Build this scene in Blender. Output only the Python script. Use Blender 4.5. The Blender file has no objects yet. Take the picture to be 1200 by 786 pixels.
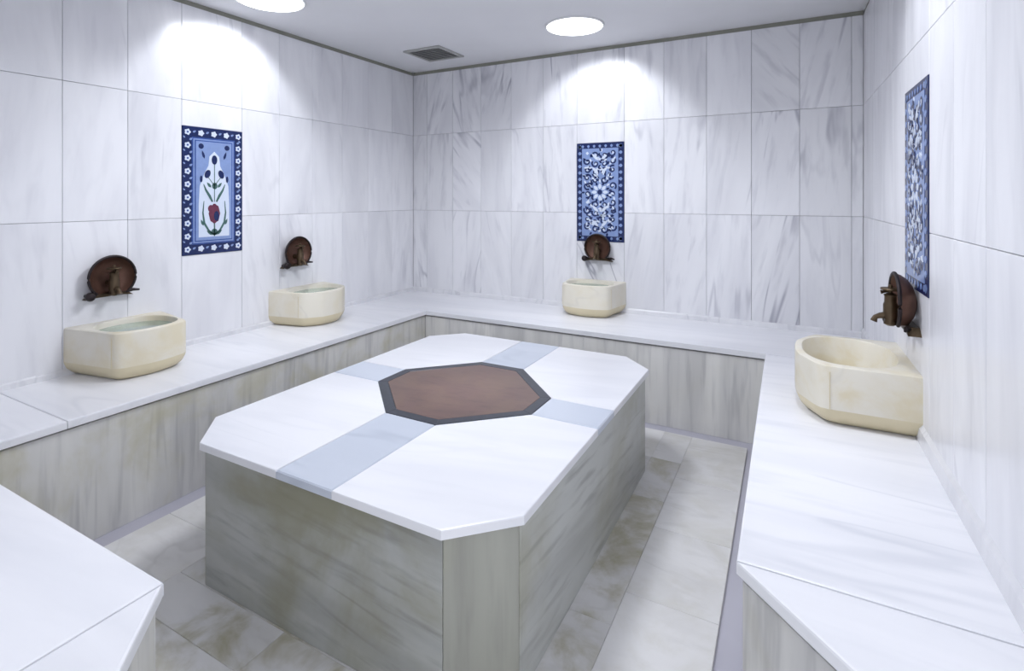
import bpy, bmesh, math, random
from mathutils import Vector, Matrix
random.seed(7)
C = bpy.context.scene.collection
PI = math.pi

# ------------------------------------------------------------------ camera
cam_data = bpy.data.cameras.new('camera')
cam_data.sensor_width = 36.0
cam_data.lens = 36.0 * 620.7 / 1200.0
cam_data.shift_y = -(393.0 - 230.45) / 1200.0
cam_data.clip_start = 0.05
cam = bpy.data.objects.new('camera', cam_data)
C.objects.link(cam)
cam.location = (0, 0, 1.35)
cam.rotation_euler = (PI / 2, 0, math.radians(28.236))
bpy.context.scene.camera = cam

# ------------------------------------------------------------------ world, exposure
world = bpy.data.worlds.new('world')
bpy.context.scene.world = world
world.use_nodes = True
bgn = world.node_tree.nodes['Background']
bgn.inputs[0].default_value = (0.88, 0.92, 1.0, 1)
bgn.inputs[1].default_value = 1.3
vs = bpy.context.scene.view_settings
vs.view_transform = 'Standard'
vs.look = 'None'
vs.gamma = 1.0
vs.use_curve_mapping = False
vs.exposure = 0.40
SPOT_W = 26.0          # power of each wall washing downlight
CENTRE_W = 124.0        # power of the lamp over the platform
LAMP_COL = (0.90, 0.935, 1.0)

# ------------------------------------------------------------------ room numbers (metres)
XL, YB = -3.081, 3.831
ZB, ZC = 0.4975, 2.479
XF, YF = -2.4416, 3.1836           # fronts of the left and back benches
ROWS = [ZB, 1.229, 1.905, 2.452]
xr = lambda y: 0.431 - 0.01922 * y        # right wall plane
xrf = lambda y: -0.106 - 0.01338 * y      # right bench front
YN = 0.668                         # front of the near bench

# ------------------------------------------------------------------ helpers
def set_in(node, name, val):
    if name in node.inputs:
        node.inputs[name].default_value = val

def new_mat(name):
    m = bpy.data.materials.new(name)
    m.use_nodes = True
    nt = m.node_tree
    return m, nt, nt.nodes['Principled BSDF']

def plain(name, col, rough=0.5, metal=0.0, spec=0.5, noise=0.0, nscale=30.0, bump=0.0):
    m, nt, b = new_mat(name)
    b.inputs['Roughness'].default_value = rough
    b.inputs['Metallic'].default_value = metal
    set_in(b, 'Specular IOR Level', spec)
    b.inputs['Base Color'].default_value = (*col, 1)
    if noise or bump:
        tc = nt.nodes.new('ShaderNodeTexCoord')
        nz = nt.nodes.new('ShaderNodeTexNoise')
        nz.inputs['Scale'].default_value = nscale
        nz.inputs['Detail'].default_value = 5
        nt.links.new(tc.outputs['Object'], nz.inputs['Vector'])
        if noise:
            mx = nt.nodes.new('ShaderNodeMix'); mx.data_type = 'RGBA'
            mx.inputs[6].default_value = (*[c * (1 - noise) for c in col], 1)
            mx.inputs[7].default_value = (*[min(1, c * (1 + noise)) for c in col], 1)
            nt.links.new(nz.outputs['Fac'], mx.inputs[0])
            nt.links.new(mx.outputs[2], b.inputs['Base Color'])
        if bump:
            bp = nt.nodes.new('ShaderNodeBump')
            bp.inputs['Strength'].default_value = bump
            bp.inputs['Distance'].default_value = 0.004
            nt.links.new(nz.outputs['Fac'], bp.inputs['Height'])
            nt.links.new(bp.outputs['Normal'], b.inputs['Normal'])
    return m

def marble(name, base, vein, stretch=(4, 4, 0.7), rot=(0, 0, 0), vein_amt=0.5, cloud_amt=0.5,
           stain=None, stain_amt=0.0, stain_scale=2.0, rough=0.3, vscale=1.0, streak=0.0, lean_amt=0.5):
    """veined marble; the object colour varies it per stone: R = vein strength, G = tone, B = stain strength"""
    m, nt, b = new_mat(name)
    N, Lk = nt.nodes, nt.links
    def node(t, **kw):
        n = N.new(t)
        for k, v in kw.items(): setattr(n, k, v)
        return n
    def math_(op, a, bb=None, clamp=False):
        n = node('ShaderNodeMath', operation=op); n.use_clamp = clamp
        for i, v in enumerate((a, bb)):
            if v is None: continue
            if isinstance(v, (int, float)): n.inputs[i].default_value = v
            else: Lk.new(v, n.inputs[i])
        return n.outputs[0]
    def maprange(v, a, bb, c, d):
        n = node('ShaderNodeMapRange'); n.interpolation_type = 'SMOOTHSTEP'
        Lk.new(v, n.inputs[0])
        for i, q in enumerate((a, bb, c, d)): n.inputs[i + 1].default_value = q
        return n.outputs[0]
    def noise(vec, scale, detail=5.0, dist=0.0, rgh=0.5):
        n = node('ShaderNodeTexNoise')
        n.inputs['Scale'].default_value = scale
        n.inputs['Detail'].default_value = detail
        n.inputs['Distortion'].default_value = dist
        n.inputs['Roughness'].default_value = rgh
        Lk.new(vec, n.inputs['Vector'])
        return n.outputs['Fac']
    def mix(fac, a, bb):
        n = node('ShaderNodeMix', data_type='RGBA')
        if isinstance(fac, (int, float)): n.inputs[0].default_value = fac
        else: Lk.new(fac, n.inputs[0])
        for i, v in ((6, a), (7, bb)):
            if isinstance(v, tuple): n.inputs[i].default_value = (*v, 1)
            else: Lk.new(v, n.inputs[i])
        return n.outputs[2]
    tc = node('ShaderNodeTexCoord')
    oi = node('ShaderNodeObjectInfo')
    sep = node('ShaderNodeSeparateColor')
    Lk.new(oi.outputs['Color'], sep.inputs[0])
    off = math_('MULTIPLY', oi.outputs['Random'], 41.0)
    cmb = node('ShaderNodeCombineXYZ')
    Lk.new(off, cmb.inputs[0]); Lk.new(math_('MULTIPLY', off, 0.71), cmb.inputs[1]); Lk.new(math_('MULTIPLY', off, 1.37), cmb.inputs[2])
    tilt = node('ShaderNodeCombineXYZ')      # each stone's veins lean a little differently
    lean = math_('MULTIPLY', math_('SUBTRACT', oi.outputs['Random'], 0.5), lean_amt)
    for i in range(3):
        a_ = math_('ADD', lean, rot[i])
        if i == 1: a_ = math_('ADD', a_, math_('SUBTRACT', 1.0, oi.outputs['Alpha']))     # alpha below 1 leans this stone's veins further
        Lk.new(a_, tilt.inputs[i])
    vr = node('ShaderNodeVectorRotate', rotation_type='EULER_XYZ')
    Lk.new(tc.outputs['Object'], vr.inputs['Vector']); Lk.new(tilt.outputs[0], vr.inputs['Rotation'])
    mp = node('ShaderNodeVectorMath', operation='MULTIPLY')
    Lk.new(vr.outputs[0], mp.inputs[0]); mp.inputs[1].default_value = stretch
    ad = node('ShaderNodeVectorMath', operation='ADD')
    Lk.new(mp.outputs[0], ad.inputs[0]); Lk.new(cmb.outputs[0], ad.inputs[1])
    V = ad.outputs[0]
    iso = node('ShaderNodeVectorMath', operation='ADD')
    Lk.new(tc.outputs['Object'], iso.inputs[0]); Lk.new(cmb.outputs[0], iso.inputs[1])
    # broad clouds along the bedding
    cl = noise(V, 1.1 * vscale, 4, 0.5)
    clf = maprange(cl, 0.35, 0.72, 0.0, cloud_amt)
    grey = tuple(0.5 * (a + c) for a, c in zip(base, vein))
    col = mix(clf, base, grey)
    if streak:
        stv = noise(V, 4.5 * vscale, 3, 0.15)
        col = mix(math_('MULTIPLY', maprange(stv, 0.48, 0.75, 0.0, streak), math_('MINIMUM', sep.outputs[0], 1.6)), col, vein)
    # thin veins
    v1 = noise(V, 0.75 * vscale, 3.0, 0.7)
    v1a = math_('ABSOLUTE', math_('SUBTRACT', v1, 0.5))
    line = maprange(v1a, 0.0, 0.028, 1.0, 0.0)
    msk = maprange(noise(iso.outputs[0], 2.2, 2), 0.46, 0.66, 0.0, 1.0)
    vf = math_('MULTIPLY', math_('MULTIPLY', line, msk), math_('MULTIPLY', sep.outputs[0], vein_amt), True)
    col = mix(vf, col, vein)
    if stain:
        sn = noise(iso.outputs[0], stain_scale, 5, 0.4, 0.6)
        sf = math_('MULTIPLY', maprange(sn, 0.42, 0.68, 0.0, stain_amt), sep.outputs[2], True)
        col = mix(sf, col, stain)
    tone = node('ShaderNodeMix', data_type='RGBA', blend_type='MULTIPLY')
    tone.inputs[0].default_value = 1.0
    tcol = node('ShaderNodeCombineColor')
    for i in range(3): Lk.new(sep.outputs[1], tcol.inputs[i])
    Lk.new(col, tone.inputs[6]); Lk.new(tcol.outputs[0], tone.inputs[7])
    Lk.new(tone.outputs[2], b.inputs['Base Color'])
    b.inputs['Roughness'].default_value = rough
    return m

def link(name, bm, mat, parent=None, smooth=False, mats=None):
    me = bpy.data.meshes.new(name)
    bmesh.ops.recalc_face_normals(bm, faces=bm.faces)
    if smooth:
        for f in bm.faces: f.smooth = True
    bm.to_mesh(me); bm.free()
    for mm in (mats or [mat]): me.materials.append(mm)
    if smooth:
        me.set_sharp_from_angle(angle=math.radians(35))
    o = bpy.data.objects.new(name, me)
    C.objects.link(o)
    if parent: o.parent = parent
    return o

def thing(name, label, cat, loc=(0, 0, 0), rotz=0.0, group=None):
    o = bpy.data.objects.new(name, None)
    o.empty_display_size = 0.1
    C.objects.link(o)
    o.location = loc; o.rotation_euler = (0, 0, rotz)
    o['label'] = label; o['category'] = cat
    if group: o['group'] = group
    return o

def structure(o):
    o['kind'] = 'structure'
    return o

def recentre(o):
    """put a part's origin at its own centre"""
    me = o.data
    xs = [v.co for v in me.vertices]
    c = Vector([(min(v[i] for v in xs) + max(v[i] for v in xs)) / 2 for i in range(3)])
    me.transform(Matrix.Translation(-c))
    o.location = o.location + c
    return o

def add_box(bm, x0, x1, y0, y1, z0, z1, bev=0.0):
    t = bmesh.new()
    bmesh.ops.create_cube(t, size=1)
    for v in t.verts:
        v.co = Vector(((x0 + x1) / 2 + v.co.x * (x1 - x0), (y0 + y1) / 2 + v.co.y * (y1 - y0), (z0 + z1) / 2 + v.co.z * (z1 - z0)))
    if bev: bmesh.ops.bevel(t, geom=list(t.edges), offset=bev, segments=1, affect='EDGES')
    join(bm, t)

def join(bm, t, mat_index=0):
    t.verts.ensure_lookup_table()
    vm = [bm.verts.new(v.co) for v in t.verts]
    for f in t.faces:
        try:
            nf = bm.faces.new([vm[v.index] for v in f.verts]); nf.material_index = mat_index or f.material_index
        except ValueError: pass
    t.free()

def prism(pts, z0, z1, bev=0.0, seg=1):
    """upright prism over a polygon; bev rounds its upper edges"""
    bm = bmesh.new()
    lo = [bm.verts.new((p[0], p[1], z0)) for p in pts]
    hi = [bm.verts.new((p[0], p[1], z1)) for p in pts]
    bm.faces.new(lo[::-1]); top = bm.faces.new(hi)
    n = len(pts)
    for i in range(n):
        bm.faces.new((lo[i], lo[(i + 1) % n], hi[(i + 1) % n], hi[i]))
    if bev:
        bmesh.ops.bevel(bm, geom=list(top.edges), offset=bev, segments=seg, profile=0.6, affect='EDGES')
    return bm

def poly_flat(bm, pts, y0, y1, mi=0):
    """flat piece in the local XZ plane with thickness from y1 (back) to y0 (front)"""
    f = [bm.verts.new((p[0], y0, p[1])) for p in pts]
    b = [bm.verts.new((p[0], y1, p[1])) for p in pts]
    n = len(pts)
    fs = [bm.faces.new(f)]
    for i in range(n):
        fs.append(bm.faces.new((f[i], b[i], b[(i + 1) % n], f[(i + 1) % n])))
    for q in fs: q.material_index = mi

def lathe(bm, prof, axis='Z', seg=20, origin=(0, 0, 0)):
    rings = []
    o = Vector(origin)
    for r, a in prof:
        ring = []
        for k in range(seg):
            t = 2 * PI * k / seg
            c, s = r * math.cos(t), r * math.sin(t)
            p = {'Z': (c, s, a), 'Y': (c, a, s), 'X': (a, c, s)}[axis]
            ring.append(bm.verts.new(o + Vector(p)))
        rings.append(ring)
    for i in range(len(rings) - 1):
        for k in range(seg):
            bm.faces.new((rings[i][k], rings[i][(k + 1) % seg], rings[i + 1][(k + 1) % seg], rings[i + 1][k]))
    bm.faces.new(rings[0]); bm.faces.new(rings[-1])

def tube(bm, pts, rad, seg=10):
    pts = [Vector(p) for p in pts]
    rads = rad if isinstance(rad, (list, tuple)) else [rad] * len(pts)
    rings = []
    for i, p in enumerate(pts):
        d = (pts[min(i + 1, len(pts) - 1)] - pts[max(i - 1, 0)]).normalized()
        a = d.cross(Vector((0, 0, 1)))
        if a.length < 1e-3: a = d.cross(Vector((1, 0, 0)))
        a.normalize(); b = d.cross(a)
        rings.append([bm.verts.new(p + rads[i] * (math.cos(2 * PI * k / seg) * a + math.sin(2 * PI * k / seg) * b)) for k in range(seg)])
    for i in range(len(rings) - 1):
        for k in range(seg):
            bm.faces.new((rings[i][k], rings[i][(k + 1) % seg], rings[i + 1][(k + 1) % seg], rings[i + 1][k]))
    bm.faces.new(rings[0]); bm.faces.new(rings[-1])

# ------------------------------------------------------------------ materials
M_WALL = marble('wall_marble', (0.80, 0.80, 0.83), (0.36, 0.36, 0.42), stretch=(4.5, 4.5, 0.7), vein_amt=0.45, cloud_amt=0.42, streak=0.22, rough=0.27, lean_amt=0.3)
M_TOP = marble('white_top_marble', (0.84, 0.84, 0.87), (0.50, 0.52, 0.58), stretch=(0.6, 4.5, 4.5), vein_amt=0.18, cloud_amt=0.42, lean_amt=0.4, streak=0.12, rough=0.3)
M_FRONT = marble('bench_front_marble', (0.72, 0.71, 0.69), (0.28, 0.28, 0.30), stretch=(6.0, 6.0, 0.5), vein_amt=0.25, cloud_amt=0.7, streak=0.4, lean_amt=0.08,
                 stain=(0.50, 0.47, 0.32), stain_amt=0.6, stain_scale=3.0, rough=0.4)
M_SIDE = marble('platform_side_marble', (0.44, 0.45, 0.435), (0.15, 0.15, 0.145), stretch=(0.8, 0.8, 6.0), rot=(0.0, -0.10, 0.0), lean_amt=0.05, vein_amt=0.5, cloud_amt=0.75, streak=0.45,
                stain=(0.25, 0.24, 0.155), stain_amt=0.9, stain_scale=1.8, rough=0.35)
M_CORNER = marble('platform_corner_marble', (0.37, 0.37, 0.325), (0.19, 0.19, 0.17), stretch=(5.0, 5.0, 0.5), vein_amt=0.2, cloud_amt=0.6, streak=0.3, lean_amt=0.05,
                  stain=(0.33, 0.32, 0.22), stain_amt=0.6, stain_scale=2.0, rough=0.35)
M_STRIP = marble('blue_grey_marble', (0.60, 0.64, 0.72), (0.36, 0.40, 0.48), stretch=(1.0, 3.0, 3.0), vein_amt=0.4, cloud_amt=0.5, rough=0.28)
M_FLOOR = marble('floor_marble', (0.78, 0.77, 0.77), (0.42, 0.41, 0.39), stretch=(1.5, 4.0, 4.0), vein_amt=0.25, cloud_amt=0.45, streak=0.2,
                 stain=(0.42, 0.39, 0.26), stain_amt=0.75, stain_scale=4.5, rough=0.3)
M_GUTTER = marble('gutter_marble', (0.50, 0.49, 0.56), (0.28, 0.28, 0.33), stretch=(2, 2, 2), vein_amt=0.4, cloud_amt=0.6, rough=0.4)
M_BASIN = marble('basin_stone', (0.75, 0.71, 0.61), (0.55, 0.52, 0.46), stretch=(3, 3, 3), vein_amt=0.25, cloud_amt=0.35,
                 stain=(0.66, 0.57, 0.36), stain_amt=0.55, stain_scale=5.0, rough=0.4)
M_BASINF = marble('basin_foot_stone', (0.69, 0.61, 0.42), (0.47, 0.40, 0.25), stretch=(3, 3, 3), vein_amt=0.25, cloud_amt=0.5, rough=0.45)
M_GROUT = plain('grout', (0.33, 0.33, 0.34), 0.9, noise=0.2)
M_GAP_SHADE = plain('ceiling_gap_shade', (0.26, 0.26, 0.22), 0.95, noise=0.25, nscale=8)  # dark olive that stands in for the shade under the ceiling edge
M_PLASTER = plain('ceiling_plaster', (0.74, 0.74, 0.76), 0.85, noise=0.03, nscale=4, bump=0.1)
M_RED = marble('red_granite', (0.160, 0.098, 0.084), (0.08, 0.052, 0.048), stretch=(3, 9, 9), vein_amt=0.3, cloud_amt=0.6, streak=0.4,
               stain=(0.185, 0.12, 0.088), stain_amt=0.6, stain_scale=6, rough=0.3)
M_BLACK = plain('black_granite', (0.040, 0.045, 0.058), 0.3, noise=0.4, nscale=60)
M_COPPER = plain('aged_copper', (0.120, 0.060, 0.042), 0.5, metal=0.55, noise=0.45, nscale=22, bump=0.5)
M_RIM = plain('blackened_copper', (0.022, 0.015, 0.016), 0.5, metal=0.5, noise=0.4, nscale=30)
M_BRASS = plain('aged_brass', (0.090, 0.062, 0.036), 0.42, metal=0.7, noise=0.4, nscale=30, bump=0.4)
M_NAVY = plain('navy_glaze', (0.011, 0.021, 0.090), 0.18, noise=0.3, nscale=40)
M_BLUE = plain('cobalt_glaze', (0.035, 0.075, 0.27), 0.18, noise=0.3, nscale=40)
M_PALE = plain('pale_blue_glaze', (0.21, 0.29, 0.52), 0.18, noise=0.15, nscale=40)
M_WHITE = plain('white_glaze', (0.60, 0.66, 0.77), 0.18, noise=0.04)
M_GREEN = plain('green_glaze', (0.06, 0.13, 0.12), 0.18, noise=0.3)
M_WINE = plain('wine_red_glaze', (0.13, 0.03, 0.06), 0.18, noise=0.3)
M_GRILLE = plain('grey_metal', (0.42, 0.42, 0.41), 0.55, metal=0.2, noise=0.15)
M_DARK = plain('duct_dark', (0.09, 0.09, 0.09), 0.9)
M_RING = plain('white_metal', (0.75, 0.75, 0.76), 0.4)
M_GLOW, nt_, b_ = new_mat('lamp_diffuser')
b_.inputs['Base Color'].default_value = (0.9, 0.9, 0.9, 1)
set_in(b_, 'Emission Color', (0.97, 0.98, 1.0, 1)); set_in(b_, 'Emission Strength', 3.0)
M_WATER, nt_, b_ = new_mat('water')
b_.inputs['Base Color'].default_value = (0.80, 0.93, 0.88, 1)
b_.inputs['Roughness'].default_value = 0.04
b_.inputs['IOR'].default_value = 1.33
set_in(b_, 'Transmission Weight', 0.9)

# ------------------------------------------------------------------ the setting: floor and ceiling
bm = bmesh.new(); add_box(bm, -3.2, 0.75, -1.6, 3.95, -0.15, -0.012)
floor = structure(link('floor', bm, M_GUTTER))
G = 0.0006
def floor_tile(pts, tone=1.0, stain=1.0, vein=1.0):
    bm = prism(pts, -0.0125, 0.0, 0.0015)
    t = recentre(link('tile', bm, M_FLOOR, floor))
    t.color = (vein, tone, stain, 1)
def rect(x0, x1, y0, y1): return [(x0 + G / 2, y0 + G / 2), (x1 - G / 2, y0 + G / 2), (x1 - G / 2, y1 - G / 2), (x0 + G / 2, y1 - G / 2)]
GX0, GX1, GY0, GY1 = XF + 0.085, -0.232, YN + 0.085, YF - 0.08      # edges of the paving at the gutters
ys = [GY0, 1.30, 2.02, 2.72, GY1]
for a, b2 in zip(ys, ys[1:]): floor_tile(rect(GX0, -1.955, a, b2), random.uniform(.95, 1.02), 0.25)
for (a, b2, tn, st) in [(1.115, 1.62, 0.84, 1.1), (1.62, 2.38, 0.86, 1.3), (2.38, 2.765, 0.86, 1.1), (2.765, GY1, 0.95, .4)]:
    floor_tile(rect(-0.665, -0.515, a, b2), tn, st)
ys = [GY0, 1.36, 1.78, 2.19, 2.62, GY1]
for a, b2 in zip(ys, ys[1:]):
    floor_tile([(-0.515 + G / 2, a + G / 2), (xrf(a) - 0.085, a + G / 2), (xrf(b2) - 0.085, b2 - G / 2), (-0.515 + G / 2, b2 - G / 2)], random.uniform(.97, 1.03), 0.3)
xs = [-1.955, -1.40, -0.95, -0.515]
for a, b2 in zip(xs, xs[1:]):
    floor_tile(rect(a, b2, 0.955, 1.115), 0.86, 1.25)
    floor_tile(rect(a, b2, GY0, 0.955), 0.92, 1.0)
for a, b2 in zip([-1.955, -1.3, -0.665], [-1.3, -0.665]): floor_tile(rect(a, b2, 2.765, GY1), 1.0, 0.3)
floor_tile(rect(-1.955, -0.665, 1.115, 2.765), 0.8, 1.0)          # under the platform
for i, x in enumerate((-1.15, -0.62, -0.09)):
    for j, y in enumerate((-1.5, -0.75, 0.0)):
        floor_tile(rect(x, x + 0.53, y, y + 0.75 if j < 2 else GY0), random.uniform(.94, 1.0), 0.7)

bm = bmesh.new(); add_box(bm, -3.2, 0.75, -1.6, 3.95, ZC, ZC + 0.1)
ceiling = structure(link('ceiling', bm, M_PLASTER))

# ------------------------------------------------------------------ walls: backing + one object per marble tile
def tile_mesh(bm, x0, x1, z0, z1):
    add_box(bm, x0, x1, 0.0, 0.022, z0, z1, 0.0016)

def build_wall(name, loc, rotz, x0, x1, cols, panel, tones):
    """local frame: X along the wall, Z up, the room on the -Y side; tile faces lie at y = 0"""
    bm = bmesh.new(); add_box(bm, x0, x1, 0.021, 0.12, -0.05, ZC)
    w = structure(link(name, bm, M_GROUT))
    w.location = loc; w.rotation_euler = (0, 0, rotz)
    g = 0.0016
    for ci, (a, b2) in enumerate(zip(cols, cols[1:])):
        for r in range(3):
            z0, z1 = ROWS[r], ROWS[r + 1]
            spans = [(z0, z1)]
            if panel and a > panel[0] - 0.02 and b2 < panel[1] + 0.02:
                spans = []
                if z0 < panel[2]: spans.append((z0, min(z1, panel[2])))
                if z1 > panel[3]: spans.append((max(z0, panel[3]), z1))
            for (p, q) in spans:
                if q - p < 0.02: continue
                bm = bmesh.new(); tile_mesh(bm, a + g / 2, b2 - g / 2, p + g / 2, q - g / 2)
                t = recentre(link('tile', bm, M_WALL, w))
                vein, tone, lean = tones(ci, r)
                t.color = (vein, tone, 1.0, lean)
    return w

def tones_left(c, r): return random.uniform(0.25, 0.8), random.uniform(0.95, 1.03), 1.0
def tones_back(c, r): return random.choice([0.6, 1.0, 1.5, 2.0]), random.uniform(0.92, 1.02), (0.45 if (c, r) in ((10, 2), (6, 0), (2, 1)) else random.choice([1.0, 1.0, 1.15, 0.9]))
def tones_right(c, r): return random.uniform(0.2, 0.5), random.uniform(0.99, 1.05), 1.0

PW, PZ0, PZ1 = 0.372, 1.012, 1.757           # ceramic panels in the walls
colsL = [0.02, 0.345, 0.633, 0.921, 1.21, 1.49, 1.766, 1.766 + PW, 2.412, 2.69, 2.975, 3.26, 3.545, YB]
wall_left = build_wall('wall_left', (XL, 0, 0), PI / 2, 0.02, YB + 0.12, colsL, (1.766, 1.766 + PW, PZ0, PZ1), tones_left)
colsB = [XL, -2.925, -2.645, -2.355, -2.065, -1.775, -1.49, -1.49 + PW, -0.831, -0.543, -0.262, 0.018, 0.297, xr(YB)]
wall_back = build_wall('wall_back', (0, YB, 0), 0, XL - 0.12, 0.5, colsB, (-1.49, -1.49 + PW, PZ0, PZ1), tones_back)
ROT_R = math.atan2(-1.0, 0.01922)
PR = 2.205                                     # near edge of the right hand panel
colsR = [-YB, -3.715, -3.43, -3.145, -2.86, -(PR + PW), -PR, -1.92, -1.652, -1.36, -1.07, -0.76]
wall_right = build_wall('wall_right', (0.431, 0, 0), ROT_R, -YB - 0.1, -0.76, colsR, (-(PR + PW), -PR, PZ0, PZ1), tones_right)
bm = bmesh.new(); add_box(bm, XL, -0.62, -0.20, -0.04, -0.05, ZC)
structure(link('wall_near', bm, M_WALL))

# dark strips painting in the shadow line under the ceiling, and cove strips along the benches
bm = bmesh.new(); add_box(bm, 0.0, YB, 0.006, 0.0205, 2.4535, ZC)
t = structure(link('gap_shade_1', bm, M_GAP_SHADE)); t.location = (XL, 0, 0); t.rotation_euler = (0, 0, PI / 2)
bm = bmesh.new(); add_box(bm, XL, xr(YB), 0.006, 0.0205, 2.4535, ZC)
t = structure(link('gap_shade_2', bm, M_GAP_SHADE)); t.location = (0, YB, 0)
bm = bmesh.new(); add_box(bm, -YB, -0.76, 0.006, 0.0205, 2.4535, ZC)
t = structure(link('gap_shade_3', bm, M_GAP_SHADE)); t.location = (0.431, 0, 0); t.rotation_euler = (0, 0, ROT_R)
def cove(name, x0, x1, loc, rot, h, d):
    bm = bmesh.new()
    a = [bm.verts.new((x0, y, z)) for y, z in ((0, ZB), (-d, ZB), (-d * 0.75, ZB + h * 0.75), (0, ZB + h))]
    b2 = [bm.verts.new((x1, v.co.y, v.co.z)) for v in a]
    bm.faces.new(a); bm.faces.new(b2)
    for i in range(4): bm.faces.new((a[i], a[(i + 1) % 4], b2[(i + 1) % 4], b2[i]))
    o = structure(link(name, bm, M_WALL)); o.location = loc; o.rotation_euler = (0, 0, rot)
    o.color = (0.6, 0.93, 1, 1)
cove('baseboard_left', 0.02, YB, (XL, 0, 0), PI / 2, 0.03, 0.012)
cove('baseboard_back', XL, xr(YB), (0, YB, 0), 0, 0.035, 0.012)
cove('baseboard_right', -YB, -0.8, (0.431, 0, 0), ROT_R, 0.06, 0.014)

# ------------------------------------------------------------------ benches
ST = 0.03        # thickness of the seat stones
def seat(parent, pts, **kw):
    o = recentre(link('seat_slab', prism(pts, ZB - ST, ZB, 0.006, 2), M_TOP, parent))
    o.color = (kw.get('vein', random.uniform(.5, 1.2)), kw.get('tone', 1.0), 1, 1)
def front(parent, p0, p1, z0=-0.012, z1=ZB - ST - 0.010, back=0.03, tone=1.0, stain=1.0):
    """upright panel from p0 to p1; its face lies on the line p0-p1, the thickness to the left of it"""
    d = Vector((p1[0] - p0[0], p1[1] - p0[1])); ln = d.length; d /= ln
    bm = bmesh.new(); add_box(bm, -ln / 2 + 0.0003, ln / 2 - 0.0003, 0, back, z0, z1, 0.0015)
    o = link('front_panel', bm, M_FRONT, parent)
    o.data.transform(Matrix.Translation((0, 0, -(z0 + z1) / 2)))
    o.location = Vector(((p0[0] + p1[0]) / 2, (p0[1] + p1[1]) / 2, (z0 + z1) / 2)) - parent.location
    o.rotation_euler = (0, 0, math.atan2(d.y, d.x))
    o.color = (1, tone, stain, 1)
OV = 0.014       # overhang of the seat over the front
J = 0.0012
bench = thing('marble_bench', 'long white marble bench along the left wall carrying two stone basins', 'bench')
seat(bench, [(XL, 0.02), (XF, 0.02), (XF, 0.975 - J), (XL, 0.975 - J)])
seat(bench, [(XL, 0.975 + J), (XF, 0.975 + J), (XF, YF), (XL, YF)])
for a, b2 in ((0.62, 2.02), (2.02, YF + OV)): front(bench, (XF - OV, a), (XF - OV, b2), stain=1.1)
bench = thing('marble_bench', 'white marble bench under the back wall carrying one basin', 'bench')
seat(bench, [(XL, YF + J), (xrf(YF), YF + J), (xr(YB), YF + J + 0.0), (xr(YB), YB), (XL, YB)])
for a, b2 in ((XF - OV, -1.2), (-1.2, xrf(YF) + OV)): front(bench, (a, YF + OV), (b2, YF + OV), stain=0.15, tone=1.08)
bench = thing('marble_bench', 'wide white marble bench along the right wall with one basin and angled end stone', 'bench')
yj = 1.343
seat(bench, [(xrf(yj), yj + J), (xr(yj), yj + J), (xr(YF), YF - J), (xrf(YF), YF - J)], vein=1.6, tone=1.02)
ex = xrf(yj) + (xr(yj) - xrf(yj)) + 0.006
seat(bench, [(xrf(yj), yj - J), (xr(0.82) , 0.815), (xr(yj), yj - J)], vein=0.4, tone=1.02)
front(bench, (xrf(YF) + OV, YF), (xrf(2.25) + OV, 2.25), stain=0.3)
front(bench, (xrf(2.25) + OV, 2.25), (xrf(yj) + OV, yj - 0.006), stain=0.3)
front(bench, (xrf(yj) + OV, yj - 0.006), (xr(0.82) - 0.004, 0.826), tone=0.9, stain=0.5)
bench = thing('marble_bench', 'white marble bench end with angled corner stone, nearest the viewer at lower left', 'bench')
NX = -1.232
seat(bench, [(XF + 0.0005, 0.02), (NX - J, 0.02), (NX - J, YN), (XF + 0.0005, YN)], vein=0.3)
seat(bench, [(NX + J, YN - 0.004), (NX + J, 0.02), (NX + 0.64, 0.02)], vein=0.3, tone=0.97)
front(bench, (NX - 0.006, YN - OV), (XF, YN - OV))
front(bench, (NX + 0.615, 0.02), (NX - 0.006, YN - OV - 0.002), tone=0.95, stain=0.3)

# ------------------------------------------------------------------ the heated platform in the middle
SX0, SX1, SY0, SY1, CH = -1.978, -0.640, 1.103, 2.775, 0.158
CX, CY = -1.306, 1.955
IX0, IX1, IY0, IY1 = CX - 0.392, CX + 0.392, CY - 0.350, CY + 0.372
HX, HY = 0.120, 0.096
plat = thing('marble_platform', 'raised eight-sided white marble platform with red stone centre, in the middle of the floor', 'platform', ((SX0 + SX1) / 2, (SY0 + SY1) / 2, 0))
PO = plat.location
SZ, TT = 0.500, 0.026
def loc2(pts): return [(p[0] - PO.x, p[1] - PO.y) for p in pts]
def top(name, pts, mat, z1=SZ, bev=0.003, vein=1.0, tone=1.0):
    o = recentre(link(name, prism(loc2(pts), SZ - TT, z1, bev, 2 if bev > .004 else 1), mat, plat)); o.color = (vein, tone, 1, 1)
    return o
xl_, xr_, yl_, yr_ = CX - HX, CX + HX, CY - HY, CY + HY
j = 0.0008
top('top_slab', [(SX0 + CH, SY0), (xl_ - j, SY0), (xl_ - j, IY0), (IX0, yl_ - j), (SX0, yl_ - j), (SX0, SY0 + CH)], M_TOP, bev=0.005, vein=0.6)
top('top_slab', [(xr_ + j, SY0), (SX1 - CH, SY0), (SX1, SY0 + CH), (SX1, yl_ - j), (IX1, yl_ - j), (xr_ + j, IY0)], M_TOP, bev=0.005, vein=0.4, tone=1.02)
top('top_slab', [(SX1, yr_ + j), (SX1, SY1 - CH), (SX1 - CH, SY1), (xr_ + j, SY1), (xr_ + j, IY1), (IX1, yr_ + j)], M_TOP, bev=0.005, vein=0.4)
top('top_slab', [(xl_ - j, SY1), (SX0 + CH, SY1), (SX0, SY1 - CH), (SX0, yr_ + j), (IX0, yr_ + j), (xl_ - j, IY1)], M_TOP, bev=0.005, vein=0.4)
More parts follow.
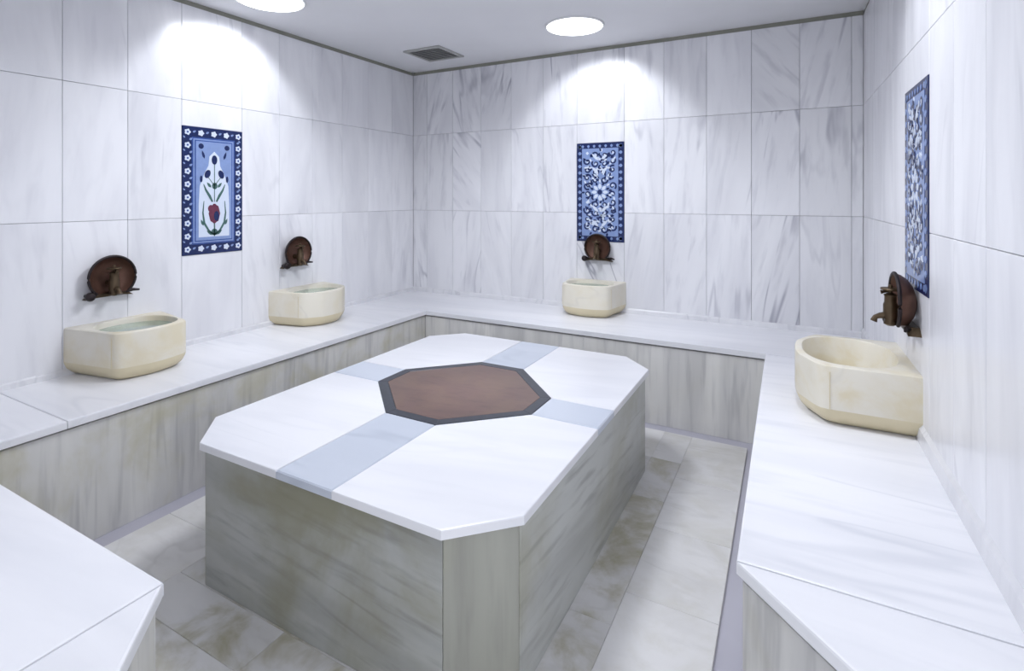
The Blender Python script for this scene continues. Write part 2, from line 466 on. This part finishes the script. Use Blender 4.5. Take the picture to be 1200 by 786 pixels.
for pts in ([(xl_ + j, SY0), (xr_ - j, SY0), (xr_ - j, IY0), (xl_ + j, IY0)], [(xl_ + j, IY1), (xr_ - j, IY1), (xr_ - j, SY1), (xl_ + j, SY1)],
            [(SX0, yl_ + j), (IX0, yl_ + j), (IX0, yr_ - j), (SX0, yr_ - j)], [(IX1, yl_ + j), (SX1, yl_ + j), (SX1, yr_ - j), (IX1, yr_ - j)]):
    top('inlay_strip', pts, M_STRIP, bev=0.004)['label'] = 'blue-grey marble strip'
OCT = [(xl_, IY0), (xr_, IY0), (IX1, yl_), (IX1, yr_), (xr_, IY1), (xl_, IY1), (IX0, yr_), (IX0, yl_)]
def shrink(poly, d):
    n = len(poly); out = []
    for i in range(n):
        p0, p1, p2 = Vector(poly[i - 1]), Vector(poly[i]), Vector(poly[(i + 1) % n])
        e1 = (p1 - p0).normalized(); e2 = (p2 - p1).normalized()
        n1 = Vector((-e1.y, e1.x)); n2 = Vector((-e2.y, e2.x))
        k = d / (1 + n1.dot(n2))
        out.append(tuple(p1 + k * (n1 + n2)))
    return out
INN = shrink(OCT, 0.042)
for i in range(8):
    k = (i + 1) % 8
    top('border_strip', [OCT[i], OCT[k], INN[k], INN[i]], M_BLACK, z1=SZ + 0.001, bev=0.001)['label'] = 'black granite border strip'
top('centre_stone', shrink(INN, 0.001), M_RED, z1=SZ + 0.0005, bev=0.001)['label'] = 'polished red-brown stone'
IN = 0.016
SK = shrink([(SX0 + CH, SY0), (SX1 - CH, SY0), (SX1, SY0 + CH), (SX1, SY1 - CH), (SX1 - CH, SY1), (SX0 + CH, SY1), (SX0, SY1 - CH), (SX0, SY0 + CH)], IN)
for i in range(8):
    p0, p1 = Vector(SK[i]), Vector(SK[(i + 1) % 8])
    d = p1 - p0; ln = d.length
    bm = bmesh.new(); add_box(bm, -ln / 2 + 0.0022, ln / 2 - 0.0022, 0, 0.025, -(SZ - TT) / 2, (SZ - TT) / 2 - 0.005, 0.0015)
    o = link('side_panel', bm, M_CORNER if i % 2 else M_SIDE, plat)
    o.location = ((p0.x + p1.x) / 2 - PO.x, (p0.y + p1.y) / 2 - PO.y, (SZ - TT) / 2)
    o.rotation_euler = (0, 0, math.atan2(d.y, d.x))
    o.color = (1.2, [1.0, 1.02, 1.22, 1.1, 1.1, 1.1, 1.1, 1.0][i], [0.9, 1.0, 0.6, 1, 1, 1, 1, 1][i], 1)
SK2 = shrink(SK, 0.026)
o = link('core', prism(loc2(SK2), 0.0, SZ - TT - 0.002), M_GROUT, plat)

# ------------------------------------------------------------------ stone basins
def lerp2(p, q, t): return (p[0] + (q[0] - p[0]) * t, p[1] + (q[1] - p[1]) * t)
def resample(pts, n):
    ds = [0.0]
    for p, q in zip(pts, pts[1:]): ds.append(ds[-1] + math.hypot(q[0] - p[0], q[1] - p[1]))
    out, k = [], 0
    for i in range(n):
        t = ds[-1] * i / (n - 1)
        while k < len(ds) - 2 and ds[k + 1] < t: k += 1
        out.append(lerp2(pts[k], pts[k + 1], (t - ds[k]) / (ds[k + 1] - ds[k])))
    return out
def basin_plan(hb, hc, s, d):
    """half-hexagon outline: half width at the wall, half width and depth of the front corner, full depth"""
    A, Bc, F = (hb, 0.0), (hc, s), (hc * 0.45, d - 0.008)
    c1, c2 = lerp2(A, Bc, 1 - 0.030 / s), lerp2(Bc, F, 0.030 / math.hypot(Bc[0] - F[0], Bc[1] - F[1]))
    half = [A, c1, lerp2(lerp2(c1, c2, .5), Bc, .45), c2, F, (hc * 0.2, d), (0.0, d)]
    full = half + [(-x, y) for x, y in half[-2::-1]]
    return resample(full, 57) + [(-hb + 2 * hb * i / 12, 0.0) for i in range(1, 12)]
def make_basin(loc, rotz, label, water, stain, hb, hc, s, d, hgt=0.226):
    """local frame as for the walls: X along the wall, the room on the -Y side"""
    t = thing('stone_basin', label, 'basin', loc, rotz, 'stone wash basins on the marble benches')
    plan = basin_plan(hb, hc, s, d)
    def ring_at(bm, z, ins):
        kx = 1 - ins / hb; ky = 1 - ins / d
        return [bm.verts.new((x * kx, -y * ky, z)) for x, y in plan]
    def skin(bm, rings):
        for a, b2 in zip(rings, rings[1:]):
            n = len(a)
            for i in range(n): bm.faces.new((a[i], a[(i + 1) % n], b2[(i + 1) % n], b2[i]))
    bm = bmesh.new()
    rings = [ring_at(bm, z, q) for z, q in ((0.0, 0.046), (0.006, 0.034), (0.018, 0.021), (0.034, 0.010), (0.052, 0.003), (0.064, 0.0))]
    skin(bm, rings); bm.faces.new(rings[0])
    o = link('foot', bm, M_BASINF, t, smooth=True); o['label'] = 'yellowed rounded underside'
    bm = bmesh.new()
    rings = [ring_at(bm, z, q) for z, q in ((0.064, 0.0), (hgt - 0.012, 0.0), (hgt - 0.004, 0.002), (hgt, 0.008))]
    rim = 0.030
    cy, rx = (d + 0.010) / 2, hb - rim - (hb - hc) * 0.45
    ry = (d - 0.010) / 2 - rim + 0.004
    def oval(z, k):
        ring = []
        for x, y in plan:
            a = math.atan2((y - cy) / ry, x / rx)
            e = 0.82
            ca, sa = math.cos(a), math.sin(a)
            ring.append(bm.verts.new((k * rx * math.copysign(abs(ca) ** e, ca), -(cy + k * ry * math.copysign(abs(sa) ** e, sa)), z)))
        return ring
    inner = [oval(hgt, 1.0), oval(hgt - 0.010, 0.975), oval(hgt - 0.07, 0.93), oval(hgt - 0.125, 0.78), oval(hgt - 0.145, 0.45)]
    skin(bm, rings + inner); bm.faces.new(inner[-1])
    o = link('bowl', bm, M_BASIN, t, smooth=True); o.color = (1, 1, stain, 1)
    # incised upright joints at the front corners
    for sx in (-1, 1):
        px, py = lerp2((hb, 0.0), (hc, s), 1 - 0.034 / s)
        bm = bmesh.new()
        add_box(bm, sx * px - 0.0016, sx * px + 0.0016, -py - 0.0016, -py + 0.0016, 0.066, hgt - 0.022)
        link('corner_joint', bm, M_BASINF, t)
    if water:
        ring = []
        for k in range(32):
            a = 2 * PI * k / 32; ca, sa = math.cos(a), math.sin(a)
            ring.append((0.95 * rx * math.copysign(abs(ca) ** .82, ca), -(cy + 0.95 * ry * math.copysign(abs(sa) ** .82, sa))))
        o = link('water', prism(ring[::-1], hgt - 0.036, hgt - 0.026), M_WATER, t); o['label'] = 'still greenish water'
    return t
ZS = ZB
make_basin((XL, 1.436, ZS), PI / 2, 'cream stone basin on the left bench, nearer of the two, holding greenish water', True, 1.0, 0.222, 0.160, 0.350, 0.382)
make_basin((XL, 2.565, ZS), PI / 2, 'cream stone basin on the left bench, farther one near the back corner', True, 0.6, 0.238, 0.185, 0.265, 0.345)
make_basin((-1.326, YB, ZS), 0, 'pale stone basin on the back bench under the patterned blue panel', True, 0.5, 0.222, 0.178, 0.272, 0.312)
make_basin((xr(2.545), 2.545, ZS), ROT_R, 'large yellowish stone basin on the right bench with an empty bowl', False, 1.2, 0.252, 0.250, 0.312, 0.388)

# ------------------------------------------------------------------ wall taps with copper shells
def make_tap(loc, rotz, label, r=0.104):
    t = thing('wall_tap', label, 'tap', loc, rotz, 'copper shell taps above the basins')
    # shell: a bowl turned towards the room, flattened at the bottom
    bm = bmesh.new()
    prof = [(0.030, -0.0005), (0.060, -0.010), (0.084, -0.026), (0.098, -0.044), (r, -0.062), (r - 0.006, -0.064), (0.090, -0.048), (0.074, -0.034), (0.045, -0.022), (0.015, -0.018)]
    lathe(bm, prof, 'Y', 32)
    for v in bm.verts: v.co.z = max(v.co.z, -0.078)
    bmesh.ops.remove_doubles(bm, verts=bm.verts, dist=1e-5)
    link('shell', bm, M_COPPER, t, smooth=True)
    bm = bmesh.new()
    pts = []
    for k in range(33):
        a = -0.86 + (PI + 1.72) * k / 32
        pts.append((r * math.cos(a), -0.063, max(r * math.sin(a), -0.078)))
    tube(bm, pts, 0.0065, 8)
    link('rim', bm, M_RIM, t, smooth=True)['label'] = 'blackened rim'
    bm = bmesh.new()           # bracket under the shell
    vs_ = [(-0.070, -0.078), (0.070, -0.078), (0.105, -0.104), (0.060, -0.098), (-0.060, -0.098), (-0.105, -0.104)]
    poly_flat(bm, vs_, -0.040, -0.0003)
    bm.faces.new([v for v in bm.verts if abs(v.co.y + 0.0003) < 1e-6][::-1])
    link('bracket', bm, M_BRASS, t)
    bm = bmesh.new()           # body and its pipe
    tube(bm, [(0, -0.016, -0.030), (0, -0.073, -0.030)], 0.015, 12)
    lathe(bm, [(0.012, -0.092), (0.022, -0.086), (0.019, -0.070), (0.023, -0.060), (0.023, -0.014), (0.019, -0.004), (0.019, 0.016), (0.022, 0.022), (0.010, 0.030)], 'Z', 14, (0, -0.076, 0))
    link('tap_body', bm, M_BRASS, t, smooth=True)
    bm = bmesh.new()
    tube(bm, [(0, -0.088, -0.054), (0, -0.108, -0.058), (0, -0.122, -0.064), (0, -0.128, -0.080)], [0.013, 0.011, 0.009, 0.012], 10)
    link('spout', bm, M_BRASS, t, smooth=True)
    bm = bmesh.new()
    lathe(bm, [(0.007, 0.028), (0.007, 0.038), (0.030, 0.040), (0.033, 0.044), (0.030, 0.048), (0.008, 0.050), (0.007, 0.058), (0.003, 0.061)], 'Z', 14, (0, -0.076, 0))
    tube(bm, [(0, -0.106, 0.030), (0, -0.098, 0.032), (0, -0.082, 0.036)], [0.008, 0.005, 0.004], 8)
    link('handle', bm, M_BRASS, t, smooth=True)
    bm = bmesh.new()
    lathe(bm, [(0.008, -0.020), (0.012, -0.045), (0.020, -0.058), (0.022, -0.072), (0.016, -0.084), (0.006, -0.088)], 'Y', 14, (-0.098, 0, -0.084))
    tube(bm, [(-0.066, -0.030, -0.090), (-0.098, -0.034, -0.086)], 0.009, 8)
    link('side_knob', bm, M_RIM, t, smooth=True)
    bm = bmesh.new()
    tube(bm, [(0.066, -0.030, -0.088), (0.100, -0.044, -0.078), (0.128, -0.052, -0.082)], [0.009, 0.008, 0.005], 8)
    link('side_lever', bm, M_RIM, t, smooth=True)
    return t
make_tap((XL, 1.392, 0.948), PI / 2, 'dark copper shell tap above the nearer basin on the left bench')
make_tap((XL, 2.518, 0.968), PI / 2, 'bronze shell tap above the farther basin on the left bench')
make_tap((-1.305, YB, 0.972), 0, 'brown copper shell tap touching the foot of the back wall panel', 0.098)
make_tap((xr(2.41), 2.41, 0.962), ROT_R, 'brass and copper shell tap on the right wall, seen from the side')

# ------------------------------------------------------------------ glazed panels
def ribbon(bm, pts, w, y, mi=0):
    """flat band along a centre line in the XZ plane; w may taper"""
    n = len(pts); ws = w if isinstance(w, (list, tuple)) else [w] * n
    L_, R_ = [], []
    for i in range(n):
        a, b2 = Vector(pts[max(0, i - 1)]), Vector(pts[min(n - 1, i + 1)])
        d = (b2 - a).normalized(); q = Vector((-d.y, d.x)) * ws[i] / 2
        p = Vector(pts[i])
        L_.append(bm.verts.new((p.x + q.x, y, p.y + q.y))); R_.append(bm.verts.new((p.x - q.x, y, p.y - q.y)))
    for i in range(n - 1):
        f = bm.faces.new((L_[i], L_[i + 1], R_[i + 1], R_[i])); f.material_index = mi
def ellipse(bm, cx, cz, rx, rz, y, ang=0.0, n=12, mi=0, lobes=0, depth=0.0):
    vs_ = []
    for k in range(n):
        a = 2 * PI * k / n
        q = 1 + depth * math.cos(lobes * a) if lobes else 1
        x, z = rx * q * math.cos(a), rz * q * math.sin(a)
        vs_.append((cx + x * math.cos(ang) - z * math.sin(ang), cz + x * math.sin(ang) + z * math.cos(ang)))
    poly_flat(bm, vs_, y, y + 0.0012, mi)
def leaf(bm, x, z, ln, wd, ang, y, mi=0):
    pts = [(0, 0), (ln * .3, wd / 2), (ln * .65, wd * .42), (ln, 0), (ln * .65, -wd * .42), (ln * .3, -wd / 2)]
    c, s = math.cos(ang), math.sin(ang)
    poly_flat(bm, [(x + a * c - b2 * s, z + a * s + b2 * c) for a, b2 in pts], y, y + 0.0012, mi)
H = PZ1 - PZ0
def panel_base(t, W):
    bm = bmesh.new(); add_box(bm, -W / 2 + .0008, W / 2 - .0008, -0.004, 0.0205, -H / 2 + .0008, H / 2 - .0008, 0.001)
    link('border_tile', bm, M_NAVY, t)
def field(t, x, z, y, mat, name):
    bm = bmesh.new(); add_box(bm, -x, x, y, y + 0.0015, -z, z)
    return link(name, bm, mat, t)
def stuff(o): o['kind'] = 'stuff'; return o

# left wall: flowers in a rosette border
t = thing('tile_panel', 'blue glazed panel on the left wall with rosette border and red flower', 'panel', (XL, 1.766 + PW / 2, (PZ0 + PZ1) / 2), PI / 2, 'glazed panels set in the marble walls')
panel_base(t, PW)
fx, fz = PW / 2 - 0.066, H / 2 - 0.072
field(t, fx + 0.012, fz + 0.012, -0.0052, M_BLUE, 'outer_line')['label'] = 'cobalt line'
field(t, fx + 0.004, fz + 0.004, -0.0062, M_PALE, 'inner_line')['label'] = 'pale blue line'
field(t, fx - 0.004, fz - 0.004, -0.0072, M_BLUE, 'inner_frame')
field(t, fx - 0.010, fz - 0.010, -0.0082, M_PALE, 'field_tile')['label'] = 'pale blue field'
bm = bmesh.new()              # white ogee ground of the bouquet
og = [(0.0, 0.235), (0.030, 0.205), (0.036, 0.15), (0.062, 0.10), (0.088, 0.03), (0.094, -0.08), (0.094, -0.20), (0.094, -0.272)]
poly_flat(bm, og + [(-x, z) for x, z in og[::-1] if x > 0], -0.0092, -0.0082)
link('white_ground', bm, M_WHITE, t)
bm = bmesh.new()
for k in range(10):
    z = -H / 2 + 0.034 + k * (H - 0.068) / 9
    for sx in (-1, 1): ellipse(bm, sx * (PW / 2 - 0.030), z, 0.0165, 0.0165, -0.0056, n=20, lobes=5, depth=0.16)
for k in (1, 2, 3):
    x = -PW / 2 + 0.030 + k * (PW - 0.060) / 4
    for sz in (-1, 1): ellipse(bm, x, sz * (H / 2 - 0.034), 0.0165, 0.0165, -0.0056, n=20, lobes=5, depth=0.16)
stuff(link('rosette', bm, M_WHITE, t))
bm = bmesh.new()
for k in range(10):
    z = -H / 2 + 0.034 + k * (H - 0.068) / 9
    for sx in (-1, 1):
        ellipse(bm, sx * (PW / 2 - 0.030), z, 0.006, 0.006, -0.0066, n=8)
        if k < 9:
            leaf(bm, sx * (PW / 2 - 0.040), z + 0.030, 0.022, 0.013, 0.6, -0.0056, 1)
            leaf(bm, sx * (PW / 2 - 0.016), z + 0.040, 0.016, 0.009, 2.4, -0.0056, 1)
for k in range(4):
    x = -PW / 2 + 0.030 + (k + 0.5) * (PW - 0.060) / 4
    for sz in (-1, 1): leaf(bm, x - 0.01, sz * (H / 2 - 0.034), 0.022, 0.012, 0.5, -0.0056, 1)
stuff(link('border_leaf', bm, None, t, mats=[M_BLUE, M_PALE]))
bm = bmesh.new()              # stems and leaves
Y0 = -0.0102
for sx in (-1, 1):
    ribbon(bm, [(0, -0.262), (sx * 0.035, -0.235), (sx * 0.062, -0.19), (sx * 0.070, -0.13), (sx * 0.064, -0.06)], [0.006, 0.012, 0.013, 0.009, 0.004], Y0)
    ribbon(bm, [(sx * 0.012, -0.065), (sx * 0.030, -0.03), (sx * 0.052, 0.005), (sx * 0.066, 0.04)], [0.010, 0.016, 0.012, 0.004], Y0)
    leaf(bm, sx * 0.012, -0.262, 0.045, 0.016, PI / 2 - sx * 0.9, Y0)
    leaf(bm, sx * 0.066, -0.205, 0.04, 0.014, PI / 2 - sx * 0.4, Y0)
    leaf(bm, sx * 0.020, 0.02, 0.040, 0.016, PI / 2 - sx * 0.7, Y0)
    ribbon(bm, [(0, 0.03), (sx * 0.022, 0.06), (sx * 0.042, 0.085)], 0.004, Y0)
ribbon(bm, [(0, -0.27), (0, -0.19)], 0.008, Y0); ribbon(bm, [(0, -0.065), (0, 0.19)], 0.005, Y0)
ellipse(bm, 0, -0.245, 0.020, 0.020, Y0)
ellipse(bm, 0.002, 0.030, 0.017, 0.020, Y0)
stuff(link('leaf_motif', bm, M_GREEN, t))
bm = bmesh.new()
ellipse(bm, 0, -0.135, 0.034, 0.058, -0.0105, n=22, lobes=8, depth=0.05)
ellipse(bm, -0.022, -0.105, 0.018, 0.022, -0.0112, n=12)
link('red_flower', bm, M_WINE, t)
bm = bmesh.new()
ellipse(bm, 0, 0.185, 0.017, 0.028, -0.0108, n=14)
for sx in (-1, 1):
    ellipse(bm, sx * 0.042, 0.100, 0.017, 0.026, -0.0108, sx * 0.4, n=14)
    ellipse(bm, sx * 0.080, 0.262, 0.016, 0.016, -0.0094, n=10)
    leaf(bm, sx * 0.060, 0.19, 0.05, 0.015, PI / 2 - sx * 0.3, -0.0094)
    ellipse(bm, sx * 0.08, 0.07, 0.008, 0.02, -0.0104, n=10)
ellipse(bm, 0.012, -0.150, 0.016, 0.030, -0.0114, n=12)
stuff(link('blue_flower', bm, M_NAVY, t))

# back and right walls: dense arabesque
def arabesque(loc, rotz, W, label, seed):
    rnd = random.Random(seed)
    t = thing('tile_panel', label, 'panel', loc, rotz, 'glazed panels set in the marble walls')
    panel_base(t, W)
    bm = bmesh.new()
    for k in range(15):
        z = -H / 2 + 0.028 + k * (H - 0.056) / 14
        for sx in (-1, 1):
            leaf(bm, sx * (W / 2 - 0.012), z, 0.030, 0.026, PI if sx > 0 else 0, -0.0056)
    for k in range(7):
        x = -W / 2 + 0.05 + k * (W - 0.1) / 6
        leaf(bm, x, H / 2 - 0.014, 0.024, 0.020, -PI / 2, -0.0056)
        leaf(bm, x, -H / 2 + 0.014, 0.024, 0.020, PI / 2, -0.0056)
    for sx in (-1, 1):
        for sz in (-1, 1): ellipse(bm, sx * (W / 2 - 0.028), sz * (H / 2 - 0.028), 0.014, 0.014, -0.0056, n=15, lobes=5, depth=.15)
    stuff(link('border_leaf', bm, M_PALE, t))
    fx, fz = W / 2 - 0.044, H / 2 - 0.042
    field(t, fx, fz, -0.0055, M_PALE, 'field_tile')['label'] = 'pale blue field'
    dk, wh = bmesh.new(), bmesh.new()
    def spiral(bm, cx, cz, r, a0, turns, w, y, sgn):
        pts = []
        for i in range(13):
            q = i / 12; a = a0 + sgn * turns * 2 * PI * q; rr = r * (1 - 0.85 * q)
            pts.append((cx + rr * math.cos(a), cz + rr * math.sin(a)))
        for p in pts:
            if abs(p[0]) > fx - w or abs(p[1]) > fz - w: return
        ribbon(bm, pts, [w * (1 - .5 * i / 12) for i in range(13)], y)
    zz = -fz + 0.05
    row = 0
    while zz < fz - 0.04:
        for sx in (-1, 1):
            for cx, r in ((0.034, 0.030), (0.099, 0.030)):
                if abs(zz) < 0.09 and cx < 0.05: continue
                spiral(dk, sx * cx, zz + (0.018 if cx > .05 else 0), r, (rnd.random() if sx < 0 else 0.4) + row, 1.15, 0.014, -0.0066, sx * (1 if row % 2 else -1))
                ellipse(wh, sx * cx, zz + (0.018 if cx > .05 else 0), 0.011, 0.011, -0.0064, n=12, lobes=4, depth=.2)
                for k in range(6):
                    a = rnd.random() * 6.28
                    px, pz = sx * cx + 0.036 * math.cos(a), zz + 0.036 * math.sin(a)
                    if abs(px) < fx - .024 and abs(pz) < fz - .024:
                        leaf(dk if k % 2 else wh, px, pz, 0.030, 0.015, rnd.random() * 6.28, -0.0068 - .0003 * k)
        zz += 0.062; row += 1
    # central medallion
    for k in range(8):
        a = k * PI / 4
        leaf(wh, 0.022 * math.cos(a), 0.022 * math.sin(a), 0.046, 0.026, a, -0.0064)
        leaf(dk, 0.052 * math.cos(a + .39), 0.052 * math.sin(a + .39), 0.030, 0.018, a + .39, -0.0066)
    ellipse(dk, 0, 0, 0.019, 0.019, -0.0066, n=14)
    for sx in (-1, 1):
        for z in (0.14, -0.15, 0.24, -0.26):
            leaf(wh, sx * 0.01, z, 0.075, 0.022, PI / 2 - sx * 0.8, -0.0072)
    stuff(link('dark_scroll', dk, M_NAVY, t)); stuff(link('white_leaf', wh, M_WHITE, t))
    return t
arabesque((-1.49 + PW / 2, YB, (PZ0 + PZ1) / 2), 0, PW, 'blue and white scroll patterned panel on the back wall', 3)
yc = PR + PW / 2
arabesque((xr(yc), yc, (PZ0 + PZ1) / 2), ROT_R, PW, 'blue and white scroll patterned panel on the right wall, seen edge-on', 5)

# ------------------------------------------------------------------ ceiling lamps and vent
def downlight(x, y, label, watts, angle, blend, aim=None, r=0.195, soft=0.07):
    t = thing('ceiling_light', label, 'lamp', (x, y, ZC), 0, 'round downlights in the ceiling')
    bm = bmesh.new()
    lathe(bm, [(r - 0.014, -0.0005), (r - 0.012, -0.010), (r - 0.004, -0.012), (r, -0.006), (r, -0.0005)], 'Z', 40)
    link('trim_ring', bm, M_RING, t, smooth=True)
    bm = bmesh.new()
    lathe(bm, [(r - 0.014, -0.004), (r - 0.014, -0.0122), (r - 0.05, -0.0135)], 'Z', 40)
    link('diffuser', bm, M_GLOW, t)
    ld = bpy.data.lights.new('lamp', 'SPOT')
    ld.energy = watts; ld.color = LAMP_COL
    ld.spot_size = angle; ld.spot_blend = blend; ld.shadow_soft_size = soft
    lo = bpy.data.objects.new('lamp', ld); C.objects.link(lo); lo.parent = t
    lo.location = (0, 0, -0.022)
    if aim is not None:            # the lamp in its fitting is swivelled towards the wall
        lo.rotation_euler = Vector((aim[0] * math.sin(TILT), aim[1] * math.sin(TILT), -math.cos(TILT))).to_track_quat('-Z', 'Y').to_euler()
    return t
WA, WB, TILT = math.radians(96), 0.34, math.radians(38.5)
downlight(-1.290, 3.275, 'round glowing downlight in the ceiling before the back wall panel', SPOT_W, WA, WB, (0, 1))
downlight(-2.650, 2.010, 'round glowing downlight in the ceiling beside the left wall panel', SPOT_W, WA, WB, (-1, 0))
downlight(-0.060, 2.05, 'round glowing downlight in the ceiling beside the right wall panel', SPOT_W * 1.15, WA + 0.15, 0.5, (1, 0))
downlight(-1.50, 0.62, 'round glowing downlight in the ceiling above the nearest bench end', SPOT_W * 0.5, WA, WB, (0, -1))
downlight(-1.32, 1.95, 'round glowing downlight in the ceiling right above the marble platform', CENTRE_W, math.radians(168), 0.5, soft=0.3)

vx, vy, hs = -2.515, 3.385, 0.170
t = thing('ceiling_vent', 'square grey slatted vent in the ceiling near the back left corner', 'vent', (vx, vy, ZC))
bm = bmesh.new()
for a in ((-hs, hs, -hs, -hs + .025), (-hs, hs, hs - .025, hs), (-hs, -hs + .025, -hs + .025, hs - .025), (hs - .025, hs, -hs + .025, hs - .025)):
    add_box(bm, *a, -0.012, -0.0002, 0.001)
link('frame', bm, M_GRILLE, t)
bm = bmesh.new(); add_box(bm, -hs + .02, hs - .02, -hs + .02, hs - .02, -0.002, -0.0003)
link('backing', bm, M_DARK, t)
me = None
for k in range(9):
    y = -hs + 0.04 + k * (2 * hs - 0.08) / 8
    if me is None:
        bm = bmesh.new()
        add_box(bm, -hs + .022, hs - .022, -0.010, 0.010, -0.0015, 0.0015)
        o = link('slat', bm, M_GRILLE, t); me = o.data
    else:
        o = bpy.data.objects.new('slat', me); C.objects.link(o); o.parent = t
    o.location = (0, y, -0.008); o.rotation_euler = (0.5, 0, 0)
